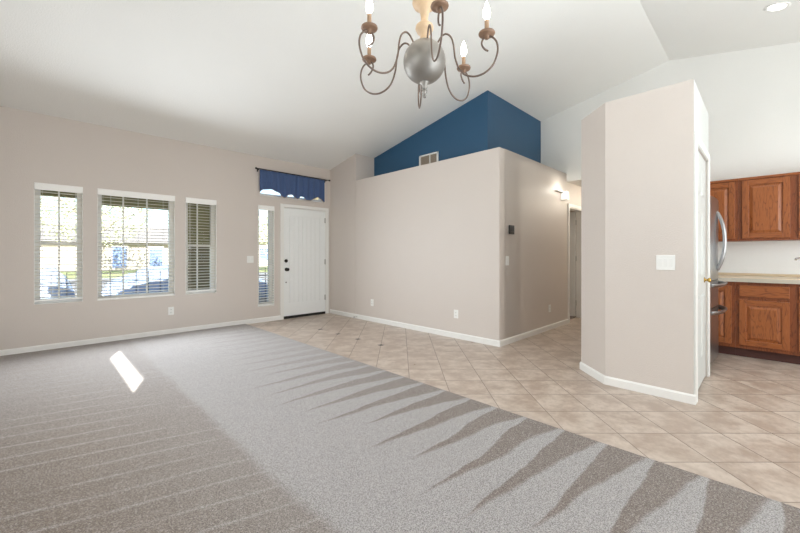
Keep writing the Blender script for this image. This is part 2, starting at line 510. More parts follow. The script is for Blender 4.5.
mb = MB()
mb.box(X1, XB + 0.12, YH, YR, 0, ZS, 0.012)
mb.prism([(X1, YR), (XB + 0.12, YR), (XB + 0.12, YW + 0.01), (X1, YW + 0.01)], 0, ZS, 'z')
mb.prism([(YR, ZS), (YW + 0.01, ZS), (YW + 0.01, ceil_z(YW + 0.01) + 0.02), (YR, ceil_z(YR) + 0.02)], X1, XB + 0.12, 'x')
struct(mb.build('wall_entry', M['beige']), 'beige entry wall with a plant ledge below the blue wall', 'wall')
mb = MB()
mb.prism([(YP, ZS), (YR + 0.05, ZS), (YR + 0.05, ceil_z(YR + 0.05) + 0.02), (YP, ceil_z(YP) + 0.02)], XB, XK + 0.05, 'x')
struct(mb.build('wall_accent', M['blue']), 'deep blue accent wall rising from the plant ledge to the vault', 'wall')

# hall wall with the door opening (Y = YH); its ledge top is part of the same mass
HD = (6.200, 6.87, 0.0, 1.91)
mb = MB()
mb.box(X1 + 0.3, XK, YH, YP + 0.1, ZS - 0.05, ZS)
grid_wall(mb, 'y', YH, YH + 0.12, X1 + 0.12, XE, 0.0, ZS - 0.0005, [HD])
struct(mb.build('wall_hall', M['beige']), 'tan hall wall with thermostat and an open white door at its end', 'wall')

# pantry block: chamfered beige column with the pantry door in its kitchen side
PX0, PX1, PZ = 3.575, 4.365, 1.985
YD = 0.388
full = [(3.49, YD), (4.458, YD), (4.458, 1.12), (XK, 1.12), (XK, 1.285), (3.78, 1.285), (3.49, 0.99)]
notch = [(3.49, YD), (PX0, YD), (PX0, YD + 0.06), (PX1, YD + 0.06), (PX1, YD), (4.458, YD), (4.458, 1.12), (XK, 1.12), (XK, 1.285), (3.78, 1.285), (3.49, 0.99)]
mb = MB(); mb.prism(notch, 0, PZ); mb.prism(full, PZ, ZS)
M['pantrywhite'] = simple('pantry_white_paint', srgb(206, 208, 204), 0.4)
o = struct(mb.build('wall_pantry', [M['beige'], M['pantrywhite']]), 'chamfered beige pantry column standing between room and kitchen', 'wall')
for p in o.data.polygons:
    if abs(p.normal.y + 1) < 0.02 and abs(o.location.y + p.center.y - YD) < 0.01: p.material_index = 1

# tall kitchen wall with the hall opening under it
mb = MB()
mb.prism([(YB, 0), (1.285, 0), (1.285, 2.315), (YH + 0.02, 2.315), (YH + 0.02, ZS), (YP, ZS), (YP, ceil_z(YP) + 0.02), (YRIDGE, ZRIDGE + 0.02), (YB, ceil_z(YB) + 0.02)], XK, XK + 0.15, 'x')
struct(mb.build('wall_kitchen', M['ceiling']), 'tall white kitchen wall above the oak cabinets', 'wall')
mb = MB(); mb.box(XK + 0.13, XE, 1.165, YH + 0.01, 2.315, 2.45)
struct(mb.build('ceiling_hall', M['ceiling']), 'low white ceiling of the hall', 'ceiling')
mb = MB()
mb.box(XK + 0.14, XE, 1.165, 1.285, 0, 2.32); mb.box(XE - 0.1, XE, 1.165, YH + 0.1, 0, 2.4)
struct(mb.build('wall_passage', M['beige']), 'tan wall at the far side and end of the hall', 'wall')
mb = MB()
mb.box(6.0, XE, 4.6, 4.7, 0, 2.45); mb.box(XE - 0.1, XE, YH + 0.1, 4.7, 0, 2.45); mb.box(XK - 0.05, XK + 0.05, YH + 0.12, 4.7, 0, 2.40)
mb.box(XK - 0.05, XE, YH + 0.12, 4.7, 2.401, 2.435)
struct(mb.build('wall_bedroom', M['beige']), 'tan walls of the room beyond the hall door', 'wall')
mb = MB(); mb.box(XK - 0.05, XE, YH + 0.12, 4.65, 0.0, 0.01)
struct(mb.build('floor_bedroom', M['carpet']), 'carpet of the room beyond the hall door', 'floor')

# vaulted ceiling
mb = MB()
t = 0.12
prof = [(YW + 0.17, ceil_z(YW + 0.17)), (YRIDGE, ZRIDGE), (YB - 0.15, ceil_z(YB - 0.15))]
poly = prof + [(y, z + t) for y, z in reversed(prof)]
mb.prism(poly, XL - 0.12, XK + 0.15, 'x')
struct(mb.build('ceiling', M['ceiling']), 'white vaulted ceiling with a ridge running across the room', 'ceiling')

# porch roof, and an unseen patio slab added to block the sun
mb = MB()
mb.prism([(YW + 0.17, 2.66), (YW + 0.75, 2.62), (YW + 0.75, 2.74), (YW + 0.17, 2.95)], XL - 0.6, XB + 3, 'x')
mb.prism([(YB - 0.15, 2.9), (YB - 2.6, 2.6), (YB - 2.6, 2.7), (YB - 0.15, 3.05)], XL - 0.6, XB + 3, 'x')
struct(mb.build('trim_1', M['stuccotan']), 'tan porch soffit outside the front wall, with an unseen sun-blocking slab at the back', 'soffit')

# ------------------------------------------------------------------ baseboards
BH, BT = 0.075, 0.014
def baseboard(name, pts, label, h=BH, z=0.0):
    """pts: plan polyline, board on its left side"""
    mb = MB()
    for i, (a, b) in enumerate(zip(pts, pts[1:])):
        A, B = Vector(a), Vector(b); d = (B - A).normalized(); n = Vector((-d.y, d.x))
        A2 = A - d * (BT * 0.4 if i else 0); B2 = B + d * (BT * 0.4 if i < len(pts) - 2 else 0)
        prof = [(0, z), (BT, z), (BT, z + h - 0.012), (BT * 0.4, z + h), (0, z + h)]
        lo = [mb.bm.verts.new((A2 + n * p).to_3d() + Vector((0, 0, q))) for p, q in prof]
        hi = [mb.bm.verts.new((B2 + n * p).to_3d() + Vector((0, 0, q))) for p, q in prof]
        fs = [mb.bm.faces.new(lo), mb.bm.faces.new(hi)] + [mb.bm.faces.new((lo[k], lo[(k + 1) % 5], hi[(k + 1) % 5], hi[k])) for k in range(5)]
        bmesh.ops.recalc_face_normals(mb.bm, faces=fs)
    return struct(mb.build(name, M['trim']), label, 'baseboard')
CW = 0.055   # casing width
baseboard('baseboard_front', [(DOOR[0] - CW, YW), (XL, YW)][0:2], 'white baseboard under the windows')
baseboard('baseboard_entry', [(X1, YH - BT), (X1, YW)], 'white baseboard along the entry wall')
baseboard('baseboard_hall', [(HD[0] - CW, YH), (X1, YH)], 'white baseboard along the hall wall')
baseboard('baseboard_pantry', [(3.49, YD - BT), (3.49, 0.99), (3.78, 1.285), (XK, 1.285)], 'white baseboard around the pantry column', 0.072)
baseboard('baseboard_left', [(XL, YW), (XL, YB)], 'white baseboard of the left wall')

# ------------------------------------------------------------------ windows
def window(idx, op, label, mull=(), rail=None, sash=False):
    x0, x1, z0, z1 = op; yf0, yf1 = YW + 0.085, YW + 0.15
    root = bpy.data.objects.new('window_%d' % idx, None); COL.objects.link(root); root.location = ((x0 + x1) / 2, YW + 0.12, z0)
    struct(root, label, 'window')
    f = 0.052
    mb = MB()
    for q in ((x0, x0 + 0.004, z0, z1), (x1 - 0.004, x1, z0, z1), (x0 + 0.004, x1 - 0.004, z0, z0 + 0.004), (x0 + 0.004, x1 - 0.004, z1 - 0.004, z1)): mb.box(q[0], q[1], YW + 0.001, yf0, q[2], q[3])
    mb.build('jamb_liner', M['vinyl'], root)
    mb = MB()
    mb.box(x0, x1, yf0, yf1, z0, z0 + f); mb.box(x0, x1, yf0, yf1, z1 - f, z1)
    mb.box(x0, x0 + f, yf0, yf1, z0 + f, z1 - f); mb.box(x1 - f, x1, yf0, yf1, z0 + f, z1 - f)
    mb.build('window_frame', M['vinyl'], root)
    if rail is not None:
        mb = MB(); mb.box(x0 + f, x1 - f, yf0 - 0.004, yf1 - 0.01, rail - 0.016, rail + 0.016); mb.build('meeting_rail', M['vinyl'], root)
    if mull:
        mb = MB()
        for mx in mull: mb.box(mx - 0.009, mx + 0.009, yf0 + 0.022, yf0 + 0.036, z0 + f, z1 - f)
        mb.build('muntins', M['vinyl'], root)
    mb = MB(); mb.box(x0 + f * 0.5, x1 - f * 0.5, yf0 + 0.026, yf0 + 0.031, z0 + f * 0.5, z1 - f * 0.5); mb.build('glass', M['glass'], root)
    return root
mid = wz(1.262)
window(1, WIN[0], 'leftmost tall narrow single-hung window', (wx(0.172),), mid)
window(2, WIN[1], 'wide middle picture window', (wx(0.801), wx(1.066)), None)
window(3, WIN[2], 'right narrow single-hung window beside the picture window', (wx(1.702),), mid)
window(4, SIDE, 'tall narrow sidelight window left of the white entry door', (), None)
window(5, TRAN, 'wide transom window above the entry door', (), None)

def blind(op, label, rail_bottom, midgap=None, wand=True, cordx=()):
    x0, x1, z0, z1 = op; g = 0.006
    root = thing('window_blind', ((x0 + x1) / 2, YW + 0.04, rail_bottom), label, 'window blind', 'white horizontal slat blinds on the front wall')
    mb = MB(); mb.box(x0 + 0.001, x1 - 0.001, YW - 0.012, YW + 0.004, z1 - 0.082, z1 - 0.002, 0.004); mb.box(x0 + g, x1 - g, YW + 0.004, YW + 0.06, z1 - 0.05, z1 - 0.004)
    mb.build('headrail', M['vinyl'], root)
    mb = MB(); pitch = 0.0425; z = z1 - 0.105; tilt = 0.10
    while z > rail_bottom + 0.03:
        yc = YW + 0.032; w = 0.024
        a = [(yc - w, z - w * tilt), (yc - w * 0.4, z + 0.0022), (yc + w * 0.4, z + 0.0042 - 0.001), (yc + w, z + w * tilt)]
        top = [(p[0], p[1] + 0.0045) for p in reversed(a)]
        mb.prism(a + top, x0 + g, x1 - g, 'x')
        z -= pitch
    mb.build('slats', M['slat'], root)
    mb = MB(); mb.box(x0 + g, x1 - g, YW + 0.006, YW + 0.056, rail_bottom, rail_bottom + 0.022, 0.004); mb.build('bottom_rail', M['vinyl'], root)
    mb = MB()
    n = 2 if x1 - x0 < 0.6 else 3
    for i in range(n):
        cx = x0 + (x1 - x0) * (0.16 + 0.68 * i / (n - 1))
        for yy in (YW + 0.0065, YW + 0.058): mb.tube([(cx, yy, z1 - 0.05), (cx, yy, rail_bottom + 0.01)], 0.0011, 5)
    mb.build('ladder_cords', M['vinyl'], root)
    if wand:
        mb = MB(); cx = x0 + 0.055; zb = z1 - 0.72
        mb.tube([(cx, YW + 0.0, z1 - 0.085), (cx, YW - 0.006, z1 - 0.4), (cx, YW - 0.006, zb)], 0.0014, 5)
        mb.lathe([(0, 0), (0.006, 0.004), (0.005, 0.028), (0, 0.032)], (cx, YW - 0.006, zb - 0.03), 8)
        mb.build('pull_cord', M['vinyl'], root)
    return root
blind(WIN[0], 'white slat blind in the leftmost narrow window', WIN[0][2] + 0.032)
blind(WIN[1], 'widest white slat blind, in the middle picture window', WIN[1][2] + 0.005)
blind(WIN[2], 'white slat blind in the narrow window right of the picture window', WIN[2][2] + 0.032)
blind(SIDE, 'tallest, narrowest white slat blind in the sidelight beside the entry door', SIDE[2] + 0.012, wand=False)

# slot window added out of view, so the sun makes the carpet patch
root = bpy.data.objects.new('window_6', None); COL.objects.link(root); root.location = (XL - 0.06, (CL[0] + CL[1]) / 2, CL[2])
struct(root, 'high slot window added in the left wall to shape the sun patch on the carpet', 'window')
mb = MB(); mb.box(XL - 0.065, XL - 0.06, CL[0], CL[1], CL[2], CL[3]); mb.build('glass', M['glass'], root)

# ------------------------------------------------------------------ curtain rod and valance
RZ = 1.12 + (wz(2.563) - 1.12) * 0.991
rx0, rx1 = wx(2.565) * 0.991, wx(4.005) * 0.991
rod = thing('curtain_rod', ((rx0 + rx1) / 2, YW - 0.05, RZ), 'thin black curtain rod with ball ends above the entry door', 'curtain rod')
mb = MB(); mb.tube([(rx0 + 0.02, YW - 0.05, RZ), (rx1 - 0.03, YW - 0.05, RZ)], 0.008, 10); mb.build('rod', M['dark'], rod)
for xx, sg in ((rx0 + 0.02, -1), (rx1 - 0.03, 1)):
    mb = MB(); mb.lathe([(0.007, 0), (0.011, 0.004), (0.007, 0.01), (0.016, 0.018), (0.018, 0.026), (0.012, 0.038), (0, 0.042)], (xx, YW - 0.05, RZ), 12, (sg, 0, 0)); mb.build('finial', M['dark'], rod)
for xx in (rx0 + 0.035, rx1 - 0.085):
    mb = MB(); mb.box(xx - 0.006, xx + 0.006, YW - 0.05, YW, RZ - 0.024, RZ - 0.010); mb.box(xx - 0.009, xx + 0.009, YW - 0.004, YW, RZ - 0.045, RZ + 0.005); mb.box(xx - 0.006, xx + 0.006, YW - 0.06, YW - 0.046, RZ - 0.022, RZ - 0.004)
    mb.build('bracket', M['dark'], rod)

vx0, vx1 = wx(2.622) * 0.990, wx(3.887) * 0.990
def hem(s):
    # scalloped lower edge, s 0..1, drop below the rod
    ks = [(0.0, 0.375), (0.05, 0.335), (0.16, 0.315), (0.24, 0.345), (0.35, 0.432), (0.42, 0.372), (0.46, 0.360), (0.52, 0.415), (0.555, 0.425), (0.60, 0.375), (0.63, 0.372), (0.70, 0.432), (0.76, 0.428), (0.82, 0.385), (0.88, 0.352), (0.93, 0.372), (1.0, 0.43)]
    for (a, p), (b, q) in zip(ks, ks[1:]):
        if s <= b:
            t = (s - a) / (b - a); t = t * t * (3 - 2 * t); return p + (q - p) * t
    return ks[-1][1]
val = thing('window_valance', ((vx0 + vx1) / 2, YW - 0.05, RZ - 0.43), 'short blue gathered valance with a scalloped hem hanging over the entry door', 'curtain')
def fold(s, v): return (0.010 * math.sin(s * 61 + 0.8 * math.sin(s * 23)) + 0.005 * math.sin(s * 131)) * (0.35 + 0.65 * v)
NS, NV = 150, 14
bm_ = MB(); G = []
for i in range(NS + 1):
    s_ = i / NS; row = []
    for j in range(NV + 1):
        v_ = j / NV
        row.append(bm_.bm.verts.new((vx0 + (vx1 - vx0) * s_, YW - 0.050 + fold(s_, v_) * 0.8, RZ - 0.0095 - (hem(s_) - 0.0095) * v_)))
    G.append(row)
for i in range(NS):
    for j in range(NV):
        f = bm_.bm.faces.new((G[i][j], G[i + 1][j], G[i + 1][j + 1], G[i][j + 1])); f.smooth = True
o = bm_.build('valance_cloth', M['cloth'], val)
sm = o.modifiers.new('thickness', 'SOLIDIFY'); sm.thickness = 0.002; sm.offset = 0
mb = MB(); mb.tube([(vx0 + (vx1 - vx0) * i / NS, YW - 0.050 + fold(i / NS, 1.0) * 0.8, RZ - hem(i / NS) + 0.002) for i in range(NS + 1)], 0.0055, 6)
mb.build('scallop_trim', M['braid'], val)

# ------------------------------------------------------------------ entry door
dx0, dx1, _, dz1 = DOOR
root = bpy.data.objects.new('door_1', None); COL.objects.link(root); root.location = ((dx0 + dx1) / 2, YW + 0.03, 0)
struct(root, 'white plank-panel entry door with dark bronze hardware', 'door')
DZ0 = 0.045
mb = MB()
yd = YW + 0.012
lx0, lx1 = dx0 + 0.012, dx1 - 0.012; lz0, lz1 = DZ0, dz1 - 0.010
px0, px1, pz0, pz1 = wx(3.150), wx(3.785), wz(0.255), wz(1.825)
# leaf front as a frame of boxes around a sunken grooved panel
mb.box(lx0, lx1, yd + 0.010, yd + 0.042, lz0, lz1)
for a, b_, c_, d_ in ((lx0, px0, lz0, lz1), (px1, lx1, lz0, lz1), (px0, px1, lz0, pz0), (px0, px1, pz1, lz1)):
    mb.box(a, b_, yd, yd + 0.0101, c_, d_)
door_leaf = mb.build('door_leaf', M['doorwhite'], root)
mb = MB(); n = 7; g = 0.0035; wpl = (px1 - px0 - 0.03) / n
for i in range(n):
    a = px0 + 0.015 + i * wpl
    mb.prism([(a + 0.0005, yd + 0.0101), (a + g, yd + 0.0045), (a + wpl - g, yd + 0.0045), (a + wpl - 0.0005, yd + 0.0101)], pz0 + 0.015, pz1 - 0.015, 'z')
mb.build('plank_panel', M['doorwhite'], door_leaf)
mb = MB()
mb.box(dx0 - CW, dx0, YW - 0.016, YW + 0.0, 0, dz1 + CW, 0.003); mb.box(dx1, dx1 + 0.052, YW - 0.016, YW, 0, dz1 + CW, 0.003); mb.box(dx0, dx1, YW - 0.016, YW, dz1, dz1 + CW, 0.003)
mb.box(dx0, dx0 + 0.010, YW, YW + 0.16, 0, dz1); mb.box(dx1 - 0.010, dx1, YW, YW + 0.16, 0, dz1); mb.box(dx0 + 0.01, dx1 - 0.01, YW, YW + 0.16, dz1 - 0.008, dz1)
mb.build('door_casing', M['trim'], root)
mb = MB(); mb.box(dx0 + 0.010, dx1 - 0.010, YW + 0.004, YW + 0.16, 0.0, DZ0 - 0.002); mb.build('threshold', M['rubber'], root)
hx = wx(3.095)
mb = MB(); mb.lathe([(0.030, 0), (0.030, 0.012), (0.022, 0.018), (0, 0.018)], (hx, yd, wz(1.016)), 20, (0, -1, 0)); mb.box(hx - 0.004, hx + 0.004, yd - 0.035, yd - 0.016, wz(1.016) - 0.015, wz(1.016) + 0.015, 0.002); mb.build('deadbolt', M['dark'], door_leaf)
mb = MB(); mb.lathe([(0.032, 0), (0.032, 0.010), (0.014, 0.016), (0.012, 0.035), (0.026, 0.045), (0.030, 0.058), (0.022, 0.070), (0, 0.073)], (hx + 0.008, yd, wz(0.865)), 20, (0, -1, 0)); mb.build('door_knob', M['dark'], door_leaf)
mb = MB(); mb.lathe([(0.010, 0), (0.010, 0.010), (0.006, 0.02), (0, 0.022)], (hx, yd, wz(0.638)), 12, (0, -1, 0)); mb.build('lower_bolt', M['dark'], door_leaf)
for hz in (1.78, 0.99, 0.31):
    mb = MB(); mb.tube([(lx1 + 0.002, yd - 0.008, wz(hz) - 0.05), (lx1 + 0.002, yd - 0.008, wz(hz) + 0.05)], 0.007, 8); mb.box(lx1 - 0.016, lx1, yd - 0.002, yd, wz(hz) - 0.048, wz(hz) + 0.048); mb.build('hinge', M['nickel'], root)

# ------------------------------------------------------------------ hall door (open)
root = bpy.data.objects.new('door_3', None); COL.objects.link(root); root.location = ((HD[0] + HD[1]) / 2, YH + 0.06, 0)
struct(root, 'white hall door standing open into a dim room', 'door')
mb = MB()
mb.box(HD[0] - CW, HD[0], YH - 0.016, YH, 0, HD[3] + CW, 0.003); mb.box(HD[1], HD[1] + CW, YH - 0.016, YH, 0, HD[3] + CW, 0.003); mb.box(HD[0], HD[1], YH - 0.016, YH, HD[3], HD[3] + CW, 0.003)
mb.box(HD[0], HD[0] + 0.015, YH, YH + 0.12, 0, HD[3]); mb.box(HD[1] - 0.015, HD[1], YH, YH + 0.12, 0, HD[3]); mb.box(HD[0] + 0.015, HD[1] - 0.015, YH, YH + 0.12, HD[3] - 0.015, HD[3])
mb.build('door_casing', M['trim'], root)
mb = MB(); mb.box(HD[1] - 0.055, HD[1] - 0.018, YH + 0.125, YH + 0.125 + 0.68, 0.02, HD[3] - 0.02)
for zz0, zz1 in ((0.2, 0.75), (0.9, 1.75)):
    for y0_ in (YH + 0.22, YH + 0.50): mb.panel('x', HD[1] - 0.0555, y0_, y0_ + 0.22, zz0, zz1, -1, 0.015, 0.03, 0.004)
leaf = mb.build('door_leaf', M['doorwhite'], root)
for hz in (1.70, 1.06, 0.26):
    mb = MB(); mb.tube([(HD[1] - 0.022, YH + 0.118, hz - 0.045), (HD[1] - 0.022, YH + 0.118, hz + 0.045)], 0.008, 8); mb.build('hinge', M['nickel'], root)

# ------------------------------------------------------------------ pantry door
root = bpy.data.objects.new('door_2', None); COL.objects.link(root); root.location = ((PX0 + PX1) / 2, YD + 0.03, 0)
struct(root, 'white six-panel pantry door with a brass knob, seen edge-on', 'door')
mb = MB(); lx0, lx1 = PX0 + 0.006, PX1 - 0.006
mb.box(lx0, lx1, YD + 0.012, YD + 0.045, 0.012, PZ - 0.006)
cxm = (lx0 + lx1) / 2; stl = 0.105
for zz0, zz1 in ((0.22, 0.80), (0.92, 1.50), (1.60, 1.86)):
    for a, b_ in ((lx0 + stl, cxm - 0.045), (cxm + 0.045, lx1 - stl)):
        mb.panel('y', YD + 0.0118, a, b_, zz0, zz1, -1, 0.012, 0.04, 0.009, 0.004)
leaf = mb.build('door_leaf', M['pantrywhite'], root)
mb = MB()
mb.box(PX0 - 0.062, PX0, YD - 0.016, YD, 0, PZ + 0.06, 0.003); mb.box(PX1, PX1 + 0.085, YD - 0.013, YD, 0, PZ + 0.06, 0.003); mb.box(PX0, PX1, YD - 0.016, YD, PZ, PZ + 0.06, 0.003)
mb.build('door_casing', M['trim'], root)
mb = MB(); mb.lathe([(0.024, 0), (0.024, 0.005), (0.010, 0.008), (0.008, 0.022), (0.018, 0.029), (0.022, 0.038), (0.016, 0.046), (0, 0.048)], (lx1 - 0.10, YD + 0.012, 0.895), 18, (0, -1, 0)); mb.build('door_knob', M['brass'], leaf)

# ------------------------------------------------------------------ refrigerator
FX0, FX1, FY, FZ = 4.50, 5.385, 0.395, 1.69
fr = thing('refrigerator', ((FX0 + FX1) / 2, 0.75, 0), 'stainless french door refrigerator standing behind the pantry door', 'refrigerator')
mb = MB(); mb.box(FX0 + 0.005, FX1 - 0.005, FY + 0.065, 1.09, 0.03, FZ - 0.01); mb.build('cabinet_body', M['greyside'], fr)
mb = MB(); mb.box(FX0 + 0.02, FX1 - 0.02, FY + 0.075, FY + 0.10, 0.0, 0.075)
for i in range(5): mb.box(FX0 + 0.03, FX1 - 0.03, FY + 0.068, FY + 0.0755, 0.012 + 0.012 * i, 0.018 + 0.012 * i)
mb.build('toe_grille', M['black'], fr)
fc = (FX0 + FX1) / 2
def front(x): return FY - 0.036 * (1 - ((x - fc) / (FX1 - FX0) * 2) ** 2)
def fridge_panel(a, b_, z0, z1):
    mb = MB(); n = 12
    pts = [(a + (b_ - a) * i / n, front(a + (b_ - a) * i / n)) for i in range(n + 1)]
    pts = pts + [(b_, FY + 0.06), (a, FY + 0.06)]
    mb.prism(pts, z0, z1, 'z'); return mb
dl = fridge_panel(FX0, fc - 0.002, 0.875, FZ).build('fridge_door', M['steel'], fr)
dr = fridge_panel(fc + 0.002, FX1, 0.875, FZ).build('fridge_door', M['steel'], fr)
d1 = fridge_panel(FX0, FX1, 0.605, 0.868).build('freezer_drawer', M['steel'], fr)
d2 = fridge_panel(FX0, FX1, 0.085, 0.598).build('freezer_drawer', M['steel'], fr)
def bow(p0, p1, out, n=18, k=0.075):
    p0, p1 = Vector(p0), Vector(p1); o_ = Vector(out); r_ = []
    for i in range(n + 1):
        t = i / n; r_.append(p0.lerp(p1, t) + o_ * k * (1 - abs(2 * t - 1) ** 2.4))
    return r_
for dd, xx in ((dl, fc - 0.035), (dr, fc + 0.035)):
    mb = MB(); mb.tube(bow((xx, front(xx) + 0.004, 0.965), (xx, front(xx) + 0.004, 1.56), (0, -1, 0), n=26, k=0.060), 0.015, 12); mb.build('handle', M['handle'], dd)
for dd, zz in ((d1, 0.82), (d2, 0.555)):
    mb = MB(); mb.tube(bow((FX0 + 0.10, front(FX0 + 0.1) + 0.004, zz), (FX1 - 0.10, front(FX0 + 0.1) + 0.004, zz), (0, -1, 0), n=26, k=0.080), 0.012, 12, flat=2.2); mb.build('handle', M['handle'], dd)

# ------------------------------------------------------------------ kitchen cabinets
def door_part(parent, name, xf, y0, y1, z0, z1, arch=False):
    """framed oak door facing -x with its front at xf"""
    mb = MB(); fw = 0.056; th = 0.02
    mb.box(xf + 0.0165, xf + th, y0, y1, z0, z1)
    o = mb.build(name, M['oak'], parent)
    for a_, b__ in ((y0, y0 + fw), (y1 - fw, y1)):
        mb = MB(); mb.box(xf, xf + 0.0164, a_, b__, z0, z1, 0.003); mb.build('stile', M['oak'], o)
    for a_, b__ in ((z0 + 0.0005, z0 + fw), (z1 - fw, z1 - 0.0005)):
        mb = MB(); mb.box(xf + 0.0005, xf + 0.0164, y0 + fw, y1 - fw, a_, b__, 0.002); mb.build('rail', M['oakh'], o)
    mb = MB(); mb.panel('x', xf + 0.009, y0 + fw, y1 - fw, z0 + fw, z1 - fw, -1, 0.009, 0.036, 0.008, 0.004); mb.build('raised_panel', M['oakp'], o)
    return o
UX = 5.78
def upper(y0, y1, doors, label):
    r_ = thing('wall_cabinet', (UX + 0.16, (y0 + y1) / 2, 1.284), label, 'kitchen cabinet', 'oak cabinets hung on the kitchen wall')
    mb = MB(); mb.box(UX + 0.012, XK - 0.001, y0, y1, 1.284, 2.0); mb.build('cabinet_body', M['oakd'], r_)
    mb = MB(); mb.box(UX - 0.002, UX + 0.013, y0, y1, 1.985, 2.012, 0.003); mb.build('top_moulding', M['oakh'], r_)
    for a, b_ in doors: door_part(r_, 'cabinet_door', UX - 0.010, a, b_, 1.310, 1.974)
    return r_
upper(0.235, 1.09, [(0.265, 0.66), (0.70, 1.07)], 'oak wall cabinet partly hidden behind the refrigerator handle')
upper(-0.668, 0.2345, [(-0.176, 0.206), (-0.62, -0.237)], 'oak wall cabinet with a fully visible raised-panel door above the backsplash')
BX = 5.445
def base(y0, y1, units, label):
    r_ = thing('base_cabinet', (BX + 0.3, (y0 + y1) / 2, 0), label, 'kitchen cabinet', 'oak base cabinets under the counter')
    mb = MB(); mb.box(BX + 0.012, XK - 0.001, y0, y1, 0.10, 0.842); mb.build('cabinet_body', M['oakd'], r_)
    mb = MB(); mb.box(BX + 0.075, XK - 0.001, y0, y1, 0.0, 0.0995); mb.build('toe_kick', M['toekick'], r_)
    for a, b_, drawer in units:
        if drawer:
            mb = MB(); mb.box(BX - 0.010, BX + 0.011, a, b_, 0.668, 0.792, 0.006); mb.build('drawer_front', M['oakh'], r_)
            door_part(r_, 'cabinet_door', BX - 0.010, a, b_, 0.140, 0.634)
        else:
            door_part(r_, 'cabinet_door', BX - 0.010, a, b_, 0.140, 0.780)
    return r_
base(0.247, 1.09, [(0.278, 0.52, False)], 'oak base cabinet beside the refrigerator drawers')
base(-0.668, 0.2465, [(-0.163, 0.217, True), (-0.62, -0.224, True)], 'oak base cabinet with a drawer above its raised-panel door')
ct = thing('countertop', (5.75, 0.2, 0.842), 'cream laminate countertop running along the oak base cabinets', 'countertop')
mb = MB(); mb.box(5.418, XK - 0.0005, -0.70, 1.095, 0.8425, 0.872, 0.004); mb.build('counter_slab', M['counter'], ct)
mb = MB(); mb.box(5.410, 5.4178, -0.70, 1.095, 0.826, 0.868, 0.002); mb.build('front_edge', M['counteredge'], ct)
mb = MB(); mb.box(XK - 0.018, XK, -0.70, 1.10, 0.8725, 0.90, 0.003); mb.build('back_lip', M['counter'], ct)
mb = MB(); mb.box(XK - 0.008, XK, -0.70, 1.10, 0.9005, 1.2835)
struct(mb.build('trim_2', M['backsplash']), 'plain white backsplash between counter and wall cabinets', 'backsplash')
fa = thing('kitchen_faucet', (5.86, -0.36, 0.8722), 'grey metal faucet tip at the right edge above the counter', 'faucet')
mb = MB(); mb.lathe([(0.028, 0), (0.028, 0.008), (0.017, 0.02), (0.015, 0.12), (0.018, 0.14), (0, 0.145)], (5.86, -0.36, 0.8722), 16); mb.build('faucet_body', M['chrome'], fa)
mb = MB(); mb.tube([(5.86, -0.36, 1.0), (5.86, -0.345, 1.055), (5.86, -0.31, 1.082), (5.86, -0.25, 1.085), (5.86, -0.222, 1.080), (5.86, -0.216, 1.062)], 0.011, 10); mb.build('spout', M['chrome'], fa)
mb = MB(); mb.tube([(5.86, -0.36, 1.015), (5.86, -0.37, 1.05), (5.845, -0.40, 1.085)], 0.006, 8); mb.build('faucet_lever', M['chrome'], fa)

# ------------------------------------------------------------------ recessed ceiling light
def downlight(x, y, label):
    r_ = thing('recessed_light', (x, y, ceil_z(y)), label, 'ceiling light', None)
    nrm = Vector((0, KS, -1)).normalized() if y < YRIDGE else Vector((0, -KS, -1)).normalized()
    mb = MB(); mb.lathe([(0.066, 0.0), (0.095, 0.0), (0.095, 0.004), (0.088, 0.008), (0.070, 0.006), (0.066, 0.0)], (x, y, ceil_z(y)), 32, nrm); mb.build('trim_ring', M['white'], r_)
    mb = MB(); mb.lathe([(0, 0.001), (0.067, 0.001), (0.066, 0.004), (0, 0.005)], (x, y, ceil_z(y)), 32, nrm); mb.build('lens', M['downlight'], r_)
    return r_
downlight(5.165, -0.07, 'round white recessed light glowing in the kitchen vault')
light('downlight_glow', 'SPOT', (5.165, -0.08, ceil_z(-0.08) - 0.03), 12, (1.0, 0.96, 0.9), (0, -0.1, -1), spot_size=R(120), spot_blend=0.8, shadow_soft_size=0.06)

# ------------------------------------------------------------------ air vent on the blue wall
v0, v1, vz0, vz1 = 3.605, 4.005, 2.50, 2.735
av = thing('air_vent', (XB, (v0 + v1) / 2, vz0), 'white return air grille low on the blue wall above the ledge', 'air vent')
mb = MB(); fx0, fx1 = XB - 0.012, XB
mb.box(fx0, fx1, v0, v1, vz0, vz0 + 0.022); mb.box(fx0, fx1, v0, v1, vz1 - 0.022, vz1); mb.box(fx0, fx1, v0, v0 + 0.03, vz0, vz1); mb.box(fx0, fx1, v1 - 0.03, v1, vz0, vz1); mb.box(fx0, fx1, (v0 + v1) / 2 - 0.035, (v0 + v1) / 2 - 0.02, vz0, vz1)
mb.build('vent_frame', M['white'], av)
mb = MB()
k = 22
for i in range(k):
    yy = v0 + 0.036 + (v1 - v0 - 0.07) * i / k
    mb.prism([(XB - 0.010, yy), (XB - 0.001, yy + 0.008), (XB - 0.001, yy + 0.0095), (XB - 0.010, yy + 0.0015)], vz0 + 0.02, vz1 - 0.02, 'z')
mb.build('louvres', simple('vent_louvre', srgb(205, 198, 188), 0.5), av)
mb = MB(); mb.box(XB - 0.0012, XB - 0.0002, v0 + 0.02, v1 - 0.02, vz0 + 0.015, vz1 - 0.015); mb.build('duct_opening', simple('vent_dark', srgb(176, 162, 144), 0.8), av)

